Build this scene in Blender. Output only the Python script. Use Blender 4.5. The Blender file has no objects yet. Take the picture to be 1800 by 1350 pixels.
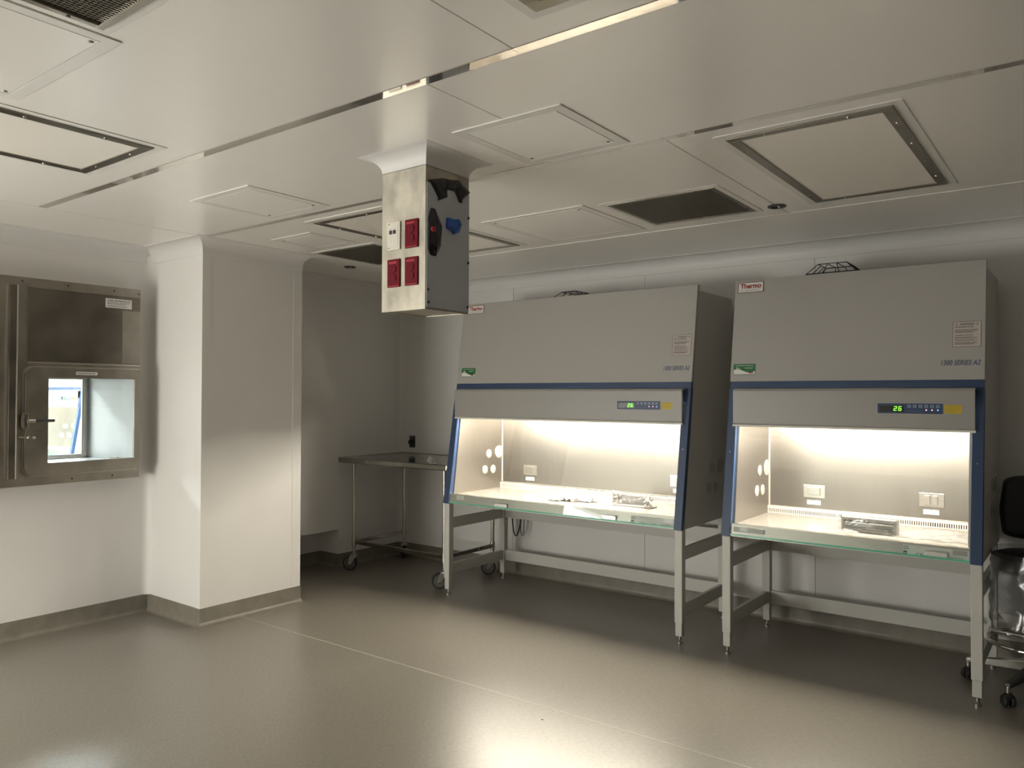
import bpy, bmesh, math, random
from mathutils import Vector, Matrix, noise
random.seed(7)
scene = bpy.context.scene
COL = scene.collection
PI = math.pi

# ------------------------------------------------------------------ camera
HC = 1.5
FPX, YAW, PITCH, ROLL = 1365.8, 0.646998, 0.0141107, -0.0034720
cd = bpy.data.cameras.new('camera'); cam = bpy.data.objects.new('camera', cd); COL.objects.link(cam)
fw = Vector((-math.sin(YAW)*math.cos(PITCH), math.cos(YAW)*math.cos(PITCH), math.sin(PITCH)))
rt = Vector((math.cos(YAW), math.sin(YAW), 0)); dn = fw.cross(rt)
c_, s_ = math.cos(ROLL), math.sin(ROLL)
rt2 = c_*rt + s_*dn; dn2 = -s_*rt + c_*dn
cam.matrix_world = Matrix(((rt2.x, -dn2.x, -fw.x, 0), (rt2.y, -dn2.y, -fw.y, 0), (rt2.z, -dn2.z, -fw.z, HC), (0, 0, 0, 1)))
cd.sensor_fit = 'HORIZONTAL'; cd.sensor_width = 36; cd.lens = FPX/1800*36; cd.clip_start = .05
scene.camera = cam

# ------------------------------------------------------------------ light levels, world, exposure
HOOD = 350.0          # strip lamps in the cabinets (radiance of the tubes)
FAR = 170.0            # ceiling panels in the next room
HOODCOL = (1.0, .88, .75)
# added fill light behind an invented window in the wall at the photographer's back
ld = bpy.data.lights.new('rear_fill_light', 'AREA'); ld.shape = 'RECTANGLE'; ld.size = 1.7; ld.size_y = .9; ld.energy = 88; ld.color = (1., .94, .865)
lo = bpy.data.objects.new('rear_fill_light', ld); COL.objects.link(lo); lo.location = (-4.25, -1.70, .90); lo.rotation_euler = (PI/2, 0, 0)
# second added fill light, behind an invented window of the left wall, out of view
ld = bpy.data.lights.new('left_fill_light', 'AREA'); ld.shape = 'RECTANGLE'; ld.size = .9; ld.size_y = 1.6; ld.energy = 50; ld.color = (1., .975, .95)
lo = bpy.data.objects.new('left_fill_light', ld); COL.objects.link(lo); lo.location = (-5.42, -.1, .95); lo.rotation_euler = (0, -PI/2, 0)
w = bpy.data.worlds.new('world'); scene.world = w; w.use_nodes = True
w.node_tree.nodes['Background'].inputs[0].default_value = (.5, .55, .6, 1)
w.node_tree.nodes['Background'].inputs[1].default_value = 0.0
vs = scene.view_settings
vs.view_transform = 'Standard'; vs.look = 'None'; vs.gamma = 1; vs.use_curve_mapping = False
vs.exposure = 0.22

# ------------------------------------------------------------------ materials
MATS = {}
def mat(name, col, rough=.5, metal=0., spec=.5, emit=None, estr=0., noise_amt=0., nscale=8., stretch=(1, 1, 1), bump=0., bscale=60., aniso=0., coat=0., coat_ior=1.5, coat_rough=.3, rnoise=0., alpha=1.):
    m = bpy.data.materials.new(name); m.use_nodes = True
    nt = m.node_tree; b = nt.nodes['Principled BSDF']
    b.inputs['Base Color'].default_value = (*col, 1); b.inputs['Roughness'].default_value = rough
    b.inputs['Metallic'].default_value = metal; b.inputs['Specular IOR Level'].default_value = spec
    b.inputs['Anisotropic'].default_value = aniso; b.inputs['Coat Weight'].default_value = coat; b.inputs['Coat IOR'].default_value = coat_ior; b.inputs['Coat Roughness'].default_value = coat_rough
    b.inputs['Alpha'].default_value = alpha
    if emit: b.inputs['Emission Color'].default_value = (*emit, 1); b.inputs['Emission Strength'].default_value = estr
    if noise_amt or bump or rnoise:
        tc = nt.nodes.new('ShaderNodeTexCoord'); mp = nt.nodes.new('ShaderNodeMapping')
        mp.inputs['Scale'].default_value = stretch
        nt.links.new(tc.outputs['Object'], mp.inputs['Vector'])
        nz = nt.nodes.new('ShaderNodeTexNoise'); nz.inputs['Scale'].default_value = nscale; nz.inputs['Detail'].default_value = 5
        nt.links.new(mp.outputs[0], nz.inputs['Vector'])
        if noise_amt:
            cr = nt.nodes.new('ShaderNodeValToRGB')
            cr.color_ramp.elements[0].position = .3; cr.color_ramp.elements[1].position = .7
            cr.color_ramp.elements[0].color = (*[c*(1-noise_amt) for c in col], 1)
            cr.color_ramp.elements[1].color = (*[min(1, c*(1+noise_amt)) for c in col], 1)
            nt.links.new(nz.outputs[0], cr.inputs[0]); nt.links.new(cr.outputs[0], b.inputs['Base Color'])
        if rnoise:
            mr = nt.nodes.new('ShaderNodeMapRange'); mr.inputs['To Min'].default_value = max(0, rough-rnoise); mr.inputs['To Max'].default_value = rough+rnoise
            nt.links.new(nz.outputs[0], mr.inputs['Value']); nt.links.new(mr.outputs[0], b.inputs['Roughness'])
        if bump:
            n2 = nt.nodes.new('ShaderNodeTexNoise'); n2.inputs['Scale'].default_value = bscale; n2.inputs['Detail'].default_value = 3
            nt.links.new(mp.outputs[0], n2.inputs['Vector'])
            bp = nt.nodes.new('ShaderNodeBump'); bp.inputs['Strength'].default_value = bump; bp.inputs['Distance'].default_value = .002
            nt.links.new(n2.outputs[0], bp.inputs['Height']); nt.links.new(bp.outputs[0], b.inputs['Normal'])
    MATS[name] = m; return m
def thin_glass(name, tint, ior=1.5, rough=0.0, boost=1.0, haze=0.0, hazecol=(.9, .9, .9)):
    m = bpy.data.materials.new(name); m.use_nodes = True; nt = m.node_tree; nt.nodes.clear()
    out = nt.nodes.new('ShaderNodeOutputMaterial'); tr = nt.nodes.new('ShaderNodeBsdfTransparent'); gl = nt.nodes.new('ShaderNodeBsdfGlossy')
    tr.inputs[0].default_value = (*tint, 1); gl.inputs['Roughness'].default_value = rough
    fr = nt.nodes.new('ShaderNodeFresnel'); ge = nt.nodes.new('ShaderNodeNewGeometry')   # thin pane: the same reflection on both faces
    mi = nt.nodes.new('ShaderNodeMapRange'); mi.inputs['To Min'].default_value = ior; mi.inputs['To Max'].default_value = 1/ior
    nt.links.new(ge.outputs['Backfacing'], mi.inputs['Value']); nt.links.new(mi.outputs[0], fr.inputs[0])
    mu = nt.nodes.new('ShaderNodeMath'); mu.operation = 'MULTIPLY'; mu.inputs[1].default_value = boost; mu.use_clamp = True
    nt.links.new(fr.outputs[0], mu.inputs[0])
    mx = nt.nodes.new('ShaderNodeMixShader'); nt.links.new(mu.outputs[0], mx.inputs[0]); nt.links.new(tr.outputs[0], mx.inputs[1]); nt.links.new(gl.outputs[0], mx.inputs[2])
    last = mx
    if haze:
        df = nt.nodes.new('ShaderNodeBsdfDiffuse'); df.inputs[0].default_value = (*hazecol, 1)
        m2 = nt.nodes.new('ShaderNodeMixShader'); m2.inputs[0].default_value = haze
        nt.links.new(mx.outputs[0], m2.inputs[1]); nt.links.new(df.outputs[0], m2.inputs[2]); last = m2
    nt.links.new(last.outputs[0], out.inputs[0]); MATS[name] = m; return m

mat('wall', (.77, .755, .735), .55, noise_amt=.015, nscale=3, bump=.05, bscale=90)
mat('ceiling', (.95, .91, .86), .5, coat=1., coat_ior=2.3, coat_rough=.30, noise_amt=.012, nscale=3)
mat('ceiling_trim', (.79, .77, .73), .3)
mat('pvc', (.77, .755, .735), .5)
mat('batten', (.97, .94, .89), .05, metal=.9)
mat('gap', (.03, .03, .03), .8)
mat('floor_base', (.20, .18, .15), .5)
mat('base', (.21, .19, .155), .42, noise_amt=.12, nscale=14)
mat('weld', (.46, .43, .36), .4)
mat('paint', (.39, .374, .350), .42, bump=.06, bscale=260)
mat('paint_side', (.50, .485, .455), .45, bump=.05, bscale=260)
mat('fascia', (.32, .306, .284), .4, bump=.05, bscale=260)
mat('lip', (.78, .76, .71), .35)
mat('blue', (.028, .056, .125), .42, spec=.4)
mat('darkblue', (.02, .03, .075), .4)
mat('steel', (.60, .575, .53), .33, metal=1., noise_amt=.05, nscale=6, stretch=(1, 1, 14), rnoise=.06)
mat('liner_rear', (.225, .213, .197), .42, metal=1., noise_amt=.03, nscale=5, stretch=(9, 9, 1), rnoise=.05)  # liner steel in a darker colour to offset the lamp's strong light
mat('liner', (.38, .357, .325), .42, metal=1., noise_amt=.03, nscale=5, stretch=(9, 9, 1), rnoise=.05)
mat('worktop', (.47, .442, .40), .22, metal=.5, noise_amt=.03, nscale=8, stretch=(1, 12, 1), rnoise=.05)
mat('cart_steel', (.30, .285, .26), .12, metal=1., noise_amt=.05, nscale=5)
mat('tube_steel', (.52, .48, .42), .25, metal=1.)
mat('chrome', (.8, .79, .77), .08, metal=1.)
mat('stand', (.55, .54, .50), .42)
mat('zinc', (.5, .49, .46), .35, metal=1.)
mat('hatch_steel', (.34, .312, .27), .36, metal=1., noise_amt=.16, nscale=7, rnoise=.07)
mat('hatch_dark', (.20, .18, .15), .34, metal=1., noise_amt=.18, nscale=6, rnoise=.08)
mat('hatch_bright', (.62, .58, .52), .3, metal=1.)
mat('chamber', (.36, .37, .375), .35, metal=.3)
mat('duct_steel', (.43, .40, .335), .45, metal=.8, noise_amt=.30, nscale=11, stretch=(1, 1, .6), rnoise=.1)
mat('duct_grey', (.50, .52, .56), .5)
mat('red', (.15, .003, .011), .55, spec=.15)
mat('red_dark', (.09, .003, .008), .5, spec=.25)
mat('red_light', (.36, .03, .045), .5, spec=.25)
mat('redtext', (.30, .012, .012), .5)
mat('ivory', (.74, .70, .62), .4)
mat('white', (.72, .72, .70), .45)
mat('paper', (.74, .73, .69), .6)
mat('label_pale', (.60, .62, .58), .5)
mat('ink', (.03, .03, .035), .6)
mat('inkgrey', (.16, .155, .15), .6)
mat('inkblue', (.03, .055, .12), .5)
mat('inkmaroon', (.12, .045, .035), .6)
mat('black', (.012, .012, .013), .5)
mat('rubber', (.02, .02, .02), .6)
mat('tread', (.11, .105, .095), .6)
mat('blacktape', (.008, .008, .009), .32, bump=.4, bscale=40)
mat('bluetape', (.01, .09, .42), .4, bump=.4, bscale=40)
mat('green', (.005, .13, .03), .45)
mat('yellow', (.55, .40, .01), .5)
mat('yellowink', (.25, .19, .02), .5)
mat('screen', (.004, .006, .008), .25)
mat('digit', (.2, .9, .1), .5, emit=(.30, 1., .06), estr=1.3)
mat('led_red', (.9, .5, .5), .5, emit=(1., .55, .6), estr=1.0)
mat('led_blue', (.3, .5, 1.), .5, emit=(.3, .5, 1.), estr=1.2)
mat('button', (.30, .36, .48), .5)
mat('frame_steel', (.30, .275, .235), .28, metal=1., noise_amt=.08, nscale=9)
mat('diffuser', (.96, .90, .82), .5, coat=1., coat_ior=2.0, coat_rough=.30)
mat('vent_mesh', (.20, .185, .15), .4, metal=.7)
mat('vent_dark', (.10, .09, .072), .7)
mat('vinyl', (.012, .012, .013), .38)
mat('darkmetal', (.10, .10, .10), .35, metal=.6)
mat('film', (.40, .392, .378), .28)
mat('rackgrey', (.36, .34, .33), .35, metal=.3)
mat('rackdark', (.14, .13, .13), .4)
mat('port_cap', (.36, .35, .33), .5)
mat('port_light', (.40, .38, .35), .4)
mat('louvre', (.50, .475, .435), .45)
mat('sill', (.34, .325, .29), .42, metal=1., noise_amt=.05, nscale=6, stretch=(1, 1, 14))
mat('label_warn', (.50, .465, .43), .6)
mat('tube', (1, 1, 1), .5, emit=HOODCOL, estr=HOOD)
mat('panel_lamp', (1, 1, 1), .5, emit=(.93, .98, 1.), estr=FAR)
thin_glass('glass', (.96, .978, .967), 1.5, boost=1.0)
thin_glass('clear_film', (.93, .93, .93), 1.5, rough=.12, boost=1.8, haze=.12, hazecol=(.7, .7, .68))
thin_glass('bag_film', (.72, .72, .72), 1.5, rough=.14, boost=1.5, haze=.05, hazecol=(.5, .5, .5))
# the green polished edge of the sash
m = bpy.data.materials.new('glass_edge'); m.use_nodes = True; b = m.node_tree.nodes['Principled BSDF']
b.inputs['Base Color'].default_value = (.16, .60, .42, 1); b.inputs['Roughness'].default_value = .2
b.inputs['Transmission Weight'].default_value = .35; MATS['glass_edge'] = m
# floor: warm grey vinyl with fine streaks along the sheet
m = bpy.data.materials.new('floor'); m.use_nodes = True; nt = m.node_tree; b = nt.nodes['Principled BSDF']
tc = nt.nodes.new('ShaderNodeTexCoord'); mp = nt.nodes.new('ShaderNodeMapping'); mp.inputs['Scale'].default_value = (4, 22, 1); mp.inputs['Rotation'].default_value = (0, 0, .12)
nt.links.new(tc.outputs['Object'], mp.inputs['Vector'])
nz = nt.nodes.new('ShaderNodeTexNoise'); nz.inputs['Scale'].default_value = 9; nz.inputs['Detail'].default_value = 8; nz.inputs['Roughness'].default_value = .72
nt.links.new(mp.outputs[0], nz.inputs['Vector'])
n3 = nt.nodes.new('ShaderNodeTexNoise'); n3.inputs['Scale'].default_value = 1.3; n3.inputs['Detail'].default_value = 3
nt.links.new(tc.outputs['Object'], n3.inputs['Vector'])
cr = nt.nodes.new('ShaderNodeValToRGB')
for i, (p, c) in enumerate(((.32, (.135, .121, .099)), (.68, (.265, .242, .202)))):
    cr.color_ramp.elements[i].position = p; cr.color_ramp.elements[i].color = (*c, 1)
nt.links.new(nz.outputs[0], cr.inputs[0]); nt.links.new(cr.outputs[0], b.inputs['Base Color'])
mr = nt.nodes.new('ShaderNodeMapRange'); mr.inputs['To Min'].default_value = .30; mr.inputs['To Max'].default_value = .36; b.inputs['Specular IOR Level'].default_value = 1.0
nt.links.new(n3.outputs[0], mr.inputs['Value']); nt.links.new(mr.outputs[0], b.inputs['Roughness'])
bp = nt.nodes.new('ShaderNodeBump'); bp.inputs['Strength'].default_value = .12; bp.inputs['Distance'].default_value = .001
nt.links.new(nz.outputs[0], bp.inputs['Height']); nt.links.new(bp.outputs[0], b.inputs['Normal'])
MATS['floor'] = m

# ------------------------------------------------------------------ mesh helpers (everything in world coordinates)
X_, Y_, Z_ = Vector((1, 0, 0)), Vector((0, 1, 0)), Vector((0, 0, 1))
def wloc(o):
    v = Vector((0, 0, 0))
    while o is not None: v = v + o.location; o = o.parent
    return v
class MB:
    def __init__(s): s.v = []; s.f = []
    def add(s, vs, fs):
        n = len(s.v); s.v += [Vector(p) for p in vs]; s.f += [tuple(i+n for i in f) for f in fs]; return s
    def box(s, x0, x1, y0, y1, z0, z1):
        return s.add([(x0,y0,z0),(x1,y0,z0),(x1,y1,z0),(x0,y1,z0),(x0,y0,z1),(x1,y0,z1),(x1,y1,z1),(x0,y1,z1)],
                     [(0,3,2,1),(4,5,6,7),(0,1,5,4),(1,2,6,5),(2,3,7,6),(3,0,4,7)])
    def prism(s, poly, d):                      # closed planar polygon of 3-D points pushed along d
        poly = [Vector(p) for p in poly]; d = Vector(d); n = len(poly)
        return s.add(poly+[p+d for p in poly], [tuple(range(n))[::-1], tuple(range(n, 2*n))]+[(i, (i+1) % n, n+(i+1) % n, n+i) for i in range(n)])
    def ring(s, outer, inner, d):               # prism with a hole; outer and inner have equal counts
        n = len(outer); d = Vector(d); o = [Vector(p) for p in outer]; i_ = [Vector(p) for p in inner]
        V = o+i_+[p+d for p in o]+[p+d for p in i_]; F = []
        for k in range(n):
            j = (k+1) % n
            F += [(k, n+k, n+j, j), (2*n+k, 2*n+j, 3*n+j, 3*n+k), (k, j, 2*n+j, 2*n+k), (n+k, 3*n+k, 3*n+j, n+j)]
        return s.add(V, F)
    def cyl(s, a, b, r, n=12, r2=None, caps=True):
        a, b = Vector(a), Vector(b); ax = (b-a).normalized(); u = ax.orthogonal().normalized(); w_ = ax.cross(u); r2 = r if r2 is None else r2
        V = [a+(u*math.cos(t)+w_*math.sin(t))*r for t in (2*PI*k/n for k in range(n))]+[b+(u*math.cos(t)+w_*math.sin(t))*r2 for t in (2*PI*k/n for k in range(n))]
        F = [(k, (k+1) % n, n+(k+1) % n, n+k) for k in range(n)]
        if caps: F += [tuple(range(n))[::-1], tuple(range(n, 2*n))]
        return s.add(V, F)
    def tube(s, pts, r, n=8, closed=False):
        pts = [Vector(p) for p in pts]; N = len(pts); V = []; F = []; u = None
        for k in range(N):
            if closed: t = (pts[(k+1) % N]-pts[k-1]).normalized()
            else: t = (pts[min(k+1, N-1)]-pts[max(k-1, 0)]).normalized()
            u = t.orthogonal().normalized() if u is None else (u-t*u.dot(t)).normalized()
            w_ = t.cross(u)
            V += [pts[k]+(u*math.cos(2*PI*j/n)+w_*math.sin(2*PI*j/n))*r for j in range(n)]
        for k in range(N if closed else N-1):
            a, b = k*n, ((k+1) % N)*n
            F += [(a+j, a+(j+1) % n, b+(j+1) % n, b+j) for j in range(n)]
        if not closed: F += [tuple(range(n))[::-1], tuple(range((N-1)*n, N*n))]
        return s.add(V, F)
    def lathe(s, prof, c, ax=Z_, n=20):         # prof: (radius, height along ax)
        c = Vector(c); ax = Vector(ax).normalized(); u = ax.orthogonal().normalized(); w_ = ax.cross(u); V = []; F = []
        for r, h in prof:
            V += [c+ax*h+(u*math.cos(2*PI*k/n)+w_*math.sin(2*PI*k/n))*max(r, 1e-5) for k in range(n)]
        for i in range(len(prof)-1):
            F += [(i*n+k, i*n+(k+1) % n, (i+1)*n+(k+1) % n, (i+1)*n+k) for k in range(n)]
        F += [tuple(range(n))[::-1], tuple(range((len(prof)-1)*n, len(prof)*n))]
        return s.add(V, F)
    def build(s, name, m, parent=None, smooth=False, bevel=0., kind=None, label=None, base=None):
        off = wloc(parent) if parent is not None else (Vector(base) if base else Vector((0, 0, 0)))
        me = bpy.data.meshes.new(name); me.from_pydata([tuple(p-off) for p in s.v], [], s.f); me.update()
        bm = bmesh.new(); bm.from_mesh(me); bmesh.ops.recalc_face_normals(bm, faces=bm.faces); bm.to_mesh(me); bm.free()
        me.materials.append(MATS[m])
        if smooth:
            for p in me.polygons: p.use_smooth = True
            try: me.set_sharp_from_angle(angle=math.radians(40))
            except Exception: pass
        o = bpy.data.objects.new(name, me); COL.objects.link(o); o.parent = parent
        if parent is None: o.location = off
        if bevel:
            md = o.modifiers.new('bevel', 'BEVEL'); md.width = bevel; md.segments = 2; md.limit_method = 'ANGLE'; md.angle_limit = math.radians(40)
        if kind: o['kind'] = kind
        if label: o['label'] = label
        return o
def B(*a): return MB().box(*a)
def tag(o, label, cat, group=None):
    o['label'] = label; o['category'] = cat
    if group: o['group'] = group
    return o
def thing(name, label, cat, loc, group=None):
    o = bpy.data.objects.new(name, None); COL.objects.link(o); o.location = loc; o.empty_display_size = .1
    return tag(o, label, cat, group)
def copy_tree(o, parent=None):
    c = o.copy(); COL.objects.link(c); c.parent = parent
    for ch in [x for x in KIDS.get(o.name, [])]: copy_tree(ch, c)
    return c
KIDS = {}
def index_kids():
    KIDS.clear()
    for o in bpy.data.objects:
        if o.parent: KIDS.setdefault(o.parent.name, []).append(o)
class Fr:                                        # a flat patch: origin, right, up; normal points at the viewer
    def __init__(s, o, r, u):
        s.o = Vector(o); s.r = Vector(r).normalized(); s.u = Vector(u).normalized(); s.n = s.r.cross(s.u).normalized()
    def p(s, a, b, c=0.): return s.o+s.r*a+s.u*b+s.n*c
    def plate(s, mb, a0, a1, b0, b1, c0, c1):
        mb.prism([s.p(a0, b0, c0), s.p(a1, b0, c0), s.p(a1, b1, c0), s.p(a0, b1, c0)], s.n*(c1-c0)); return mb
    def rrect(s, a0, a1, b0, b1, r, c=0., k=5):
        P = []
        for (ca, cb, t0) in ((a1-r, b1-r, 0), (a0+r, b1-r, PI/2), (a0+r, b0+r, PI), (a1-r, b0+r, 1.5*PI)):
            for i in range(k): t = t0+PI/2*i/(k-1); P.append(s.p(ca+r*math.cos(t), cb+r*math.sin(t), c))
        return P
    def disc(s, mb, a, b, r, c0, c1, n=20): mb.cyl(s.p(a, b, c0), s.p(a, b, c1), r, n); return mb
def text(name, fr, txt, a, b, h, c, m, parent, width=None, bold=0., shear=0., align='LEFT', ext=.0004):
    cu = bpy.data.curves.new(name, 'FONT'); cu.body = txt; cu.size = 1.0; cu.offset = bold; cu.shear = shear; cu.fill_mode = 'FRONT'; cu.resolution_u = 3
    ob = bpy.data.objects.new(name, cu); COL.objects.link(ob)
    dg = bpy.context.evaluated_depsgraph_get(); me = bpy.data.meshes.new_from_object(ob.evaluated_get(dg))
    bpy.data.objects.remove(ob); bpy.data.curves.remove(cu)
    xs = [v.co.x for v in me.vertices]; ys = [v.co.y for v in me.vertices]
    if not xs: return None
    x0, x1, y0, y1 = min(xs), max(xs), 0.0, max(ys)
    sy = h/(y1-y0); sx = sy if width is None else width/(x1-x0)
    off = wloc(parent)
    for v in me.vertices: v.co = fr.p(a+(v.co.x-x0)*sx, b+v.co.y*sy, c)-off
    me.materials.clear(); me.materials.append(MATS[m]); me.name = name
    o = bpy.data.objects.new(name, me); COL.objects.link(o); o.parent = parent; return o
def lines(fr, a0, a1, b0, b1, n, c, fill=.5, seed=1, ragged=.25):   # print too small to read: rows of ink
    rnd = random.Random(seed); mb = MB(); st = (b1-b0)/n
    for i in range(n):
        e = a1-(a1-a0)*ragged*rnd.random(); y = b1-(i+.5)*st; x = a0
        while x < e:
            l = (a1-a0)*(.05+.10*rnd.random()); fr.plate(mb, x, min(e, x+l), y-st*fill/2, y+st*fill/2, c, c+.0002); x += l+(a1-a0)*.015
    return mb
def sweep(path, prof, a=0, b=None, side=1, closed=False):           # profile (offset from wall, z) along a floor path, mitred
    P = [Vector((x, y)) for x, y in path]; n = len(P); b = (n if closed else n-1) if b is None else b; rings = []
    def nor(i, j):
        d = (P[j % n]-P[i % n]).normalized(); return Vector((-d.y, d.x))*side
    for i in range(n):
        prv = nor(i-1, i) if (i > 0 or closed) else None; nxt = nor(i, i+1) if (i < n-1 or closed) else None
        if prv is None: m_ = nxt
        elif nxt is None: m_ = prv
        else:
            m_ = prv+nxt; m_ = m_/(1+prv.dot(nxt))
        rings.append([Vector((P[i].x+m_.x*o, P[i].y+m_.y*o, z)) for o, z in prof])
    mb = MB(); k = len(prof)
    for i in range(a, b):
        r0, r1 = rings[i], rings[(i+1) % n]
        mb.add(r0+r1, [(j, (j+1) % k, k+(j+1) % k, k+j) for j in range(k)]+[tuple(range(k))[::-1], tuple(range(k, 2*k))])
    return mb
def crumple(fr, a0, a1, b0, b1, h, n=18, m_=12, seed=0, freq=9., base=.002, edge=0.6):
    """a crumpled sheet lying on a patch, bumpy with ridges, closed in with a second skin so that it has thickness"""
    V = []; F = []
    rnd = random.Random(seed)
    for j in range(m_+1):
        for i in range(n+1):
            u, v = i/n, j/m_
            q = Vector((u*(a1-a0)*freq+seed*7.3, v*(b1-b0)*freq+seed*3.1, seed))
            t = abs(noise.noise(q))*1.6+.5*abs(noise.noise(q*2.7))
            fall = min(1, 4*min(u, 1-u)+.12)*min(1, 4*min(v, 1-v)+.12)
            wob = .12*(noise.noise(Vector((v*4+seed, u*4, 5.))))
            V.append(fr.p(a0+(a1-a0)*(u+wob*(1 if i in (0, n) else .35)), b0+(b1-b0)*(v+wob*(1 if j in (0, m_) else .35)), base+h*t*(fall*edge+1-edge)))
    for j in range(m_):
        for i in range(n): k = j*(n+1)+i; F.append((k, k+1, k+n+2, k+n+1))
    N = len(V); V2 = [p-fr.n*.0012 for p in V]
    F2 = [tuple(N+i for i in f[::-1]) for f in F]
    rim = [i for i in range(n+1)]+[j*(n+1)+n for j in range(1, m_+1)]+[m_*(n+1)+i for i in range(n-1, -1, -1)]+[j*(n+1) for j in range(m_-1, 0, -1)]
    F3 = [(rim[k], rim[(k+1) % len(rim)], N+rim[(k+1) % len(rim)], N+rim[k]) for k in range(len(rim))]
    return MB().add(V+V2, F+F2+F3)

# ------------------------------------------------------------------ the room
H = 2.505; XL = -5.28; YB = 5.25; XR = 6.0; YF = -1.6
CX, CY0, CY1 = -4.63, 2.80, 3.585            # column
NY0, NY1, NZ, NX = 3.72, 4.493, .326, -5.52  # low return-air niche
PY0, PY1, PZ0, PZ1 = 2.05, 2.65, 1.03, 1.64  # opening of the pass-through
XF = -5.82
def struct(mb, name, m, **k):
    o = mb.build(name, m, **k); o['kind'] = 'structure'; return o
fl = struct(B(-13.2, XR+.2, YF-.2, YB+.2, -.12, 0), 'floor', 'floor')
B(CX, XR, 3.0975, 3.1025, 0., .0006).build('weld_seam', 'weld', fl)
MB().cyl((-2.062, 2.97, 0), (-2.062, 2.97, .0012), .005, 8).build('speck', 'ink', fl)
# left wall, thick, with the pass-through opening and the niche
wl = MB()
UY0, UY1, UZ0, UZ1 = -.9, .7, .5, 1.4        # invented unseen window that lets the left fill light in
for y0, y1, zs in ((YF, UY0, ((0, H),)), (UY0, UY1, ((0, UZ0), (UZ1, H))), (UY1, PY0, ((0, H),)), (PY0, PY1, ((0, PZ0), (PZ1, H))), (PY1, NY0, ((0, H),)), (NY0, NY1, ((NZ, H),)), (NY1, YB, ((0, H),))):
    for z0, z1 in zs: wl.box(XF, XL, y0, y1, z0, z1)
wl.box(XF, NX, NY0, NY1, 0, NZ)
wl = struct(wl, 'wall_left', 'wall')
wc = struct(B(XL, CX, CY0, CY1, 0, H), 'wall_column', 'wall')
mb = MB().ring([(XL, UY0-.05, UZ0-.05), (XL, UY1+.05, UZ0-.05), (XL, UY1+.05, UZ1+.05), (XL, UY0-.05, UZ1+.05)], [(XL, UY0, UZ0), (XL, UY1, UZ0), (XL, UY1, UZ1), (XL, UY0, UZ1)], (.02, 0, 0))
wn = struct(mb, 'fill_window_2', 'pvc'); B(XL-.03, XL-.024, UY0, UY1, UZ0, UZ1).build('pane', 'glass', wn)
# cover strips on the column's outer corners
for a, b_ in (((CX-.052, CX, CY0-.002, CY0), 1), ((CX, CX+.002, CY0-.002, CY0+.058), 2), ((CX, CX+.002, CY1-.075, CY1), 3)):
    B(*a, .11, H-.06).build('corner_strip', 'pvc', wc)
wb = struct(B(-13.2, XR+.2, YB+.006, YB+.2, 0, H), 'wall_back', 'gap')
xs = [XL]+[x for x in (-5.19+1.236*i for i in range(1, 10)) if x < XR]+[XR]
for i in range(len(xs)-1):
    B(xs[i]+(.0015 if i else 0), xs[i+1]-.0015, YB, YB+.006, 0, H).build('wall_panel', 'wall', wb)
struct(B(XR, XR+.2, YF-.2, YB+.2, 0, H), 'wall_right', 'wall')
VX0, VX1, VZ0, VZ1 = -5.1, -3.4, .45, 1.35   # added unseen window for the rear fill light
mb = MB()
for a in ((XF, VX0, 0, H), (VX1, XR+.2, 0, H), (VX0, VX1, 0, VZ0), (VX0, VX1, VZ1, H)): mb.box(a[0], a[1], YF-.2, YF, a[2], a[3])
struct(mb, 'wall_front', 'wall')
mb = MB().ring([(VX0-.05, YF, VZ0-.05), (VX1+.05, YF, VZ0-.05), (VX1+.05, YF, VZ1+.05), (VX0-.05, YF, VZ1+.05)], [(VX0, YF, VZ0), (VX1, YF, VZ0), (VX1, YF, VZ1), (VX0, YF, VZ1)], (0, .02, 0))
wn = struct(mb, 'fill_window_1', 'pvc'); B(VX0, VX1, YF-.03, YF-.024, VZ0, VZ1).build('pane', 'glass', wn)
# coves and coved skirting
PATH = [(XL, YF), (XL, CY0), (CX, CY0), (CX, CY1), (XL, CY1), (XL, YB), (XR, YB)]
RC = .075
cove = [(0, H)]+[(RC-RC*math.cos(t)*1.0 if False else RC*(1-math.sin(t)), H-RC*(1-math.cos(t))) for t in (PI/2*i/8 for i in range(9))][::-1]
cove = [(0., H-RC-.028), (.004, H-RC-.026), (.004, H-RC)]+[(.004+RC*(1-math.cos(PI/2*i/8)), H-RC+RC*math.sin(PI/2*i/8)*.96) for i in range(1, 9)]+[(RC+.03, H-.003), (RC+.03, H), (0, H)]
struct(sweep(PATH, cove, 0, 5, -1), 'trim_1', 'pvc', smooth=True)
struct(sweep(PATH, cove, 5, 6, -1), 'trim_2', 'pvc', smooth=True)
BPATH = [(XL, YF), (XL, CY0), (CX, CY0), (CX, CY1), (XL, CY1), (XL, NY0), (NX, NY0), (NX, NY1), (XL, NY1), (XL, YB), (XR, YB)]
bprof = [(0., 0.), (0., .114), (.004, .114), (.005, .03)]+[(.005+.025*(1-math.cos(PI/2*i/5)), .03-.03*math.sin(PI/2*i/5)) for i in range(1, 6)]
struct(sweep(BPATH, bprof, 0, 9, -1), 'baseboard_left', 'base', smooth=True)
struct(sweep(BPATH, bprof, 9, 10, -1), 'baseboard_back', 'base', smooth=True)
def vcove(x, y, sx, sy, r, name):              # upright quarter-round in an inner corner
    P = [(x, y, .112)]+[(x+sx*(r-r*math.sin(t)), y+sy*(r-r*math.cos(t)), .112) for t in (PI/2*i/8 for i in range(9))]
    return struct(MB().prism(P, (0, 0, H-.112-.05)), name, 'pvc', smooth=True)
vcove(XL, CY0, 1, -1, .05, 'trim_3'); vcove(XL, YB, 1, -1, .05, 'trim_4')

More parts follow.
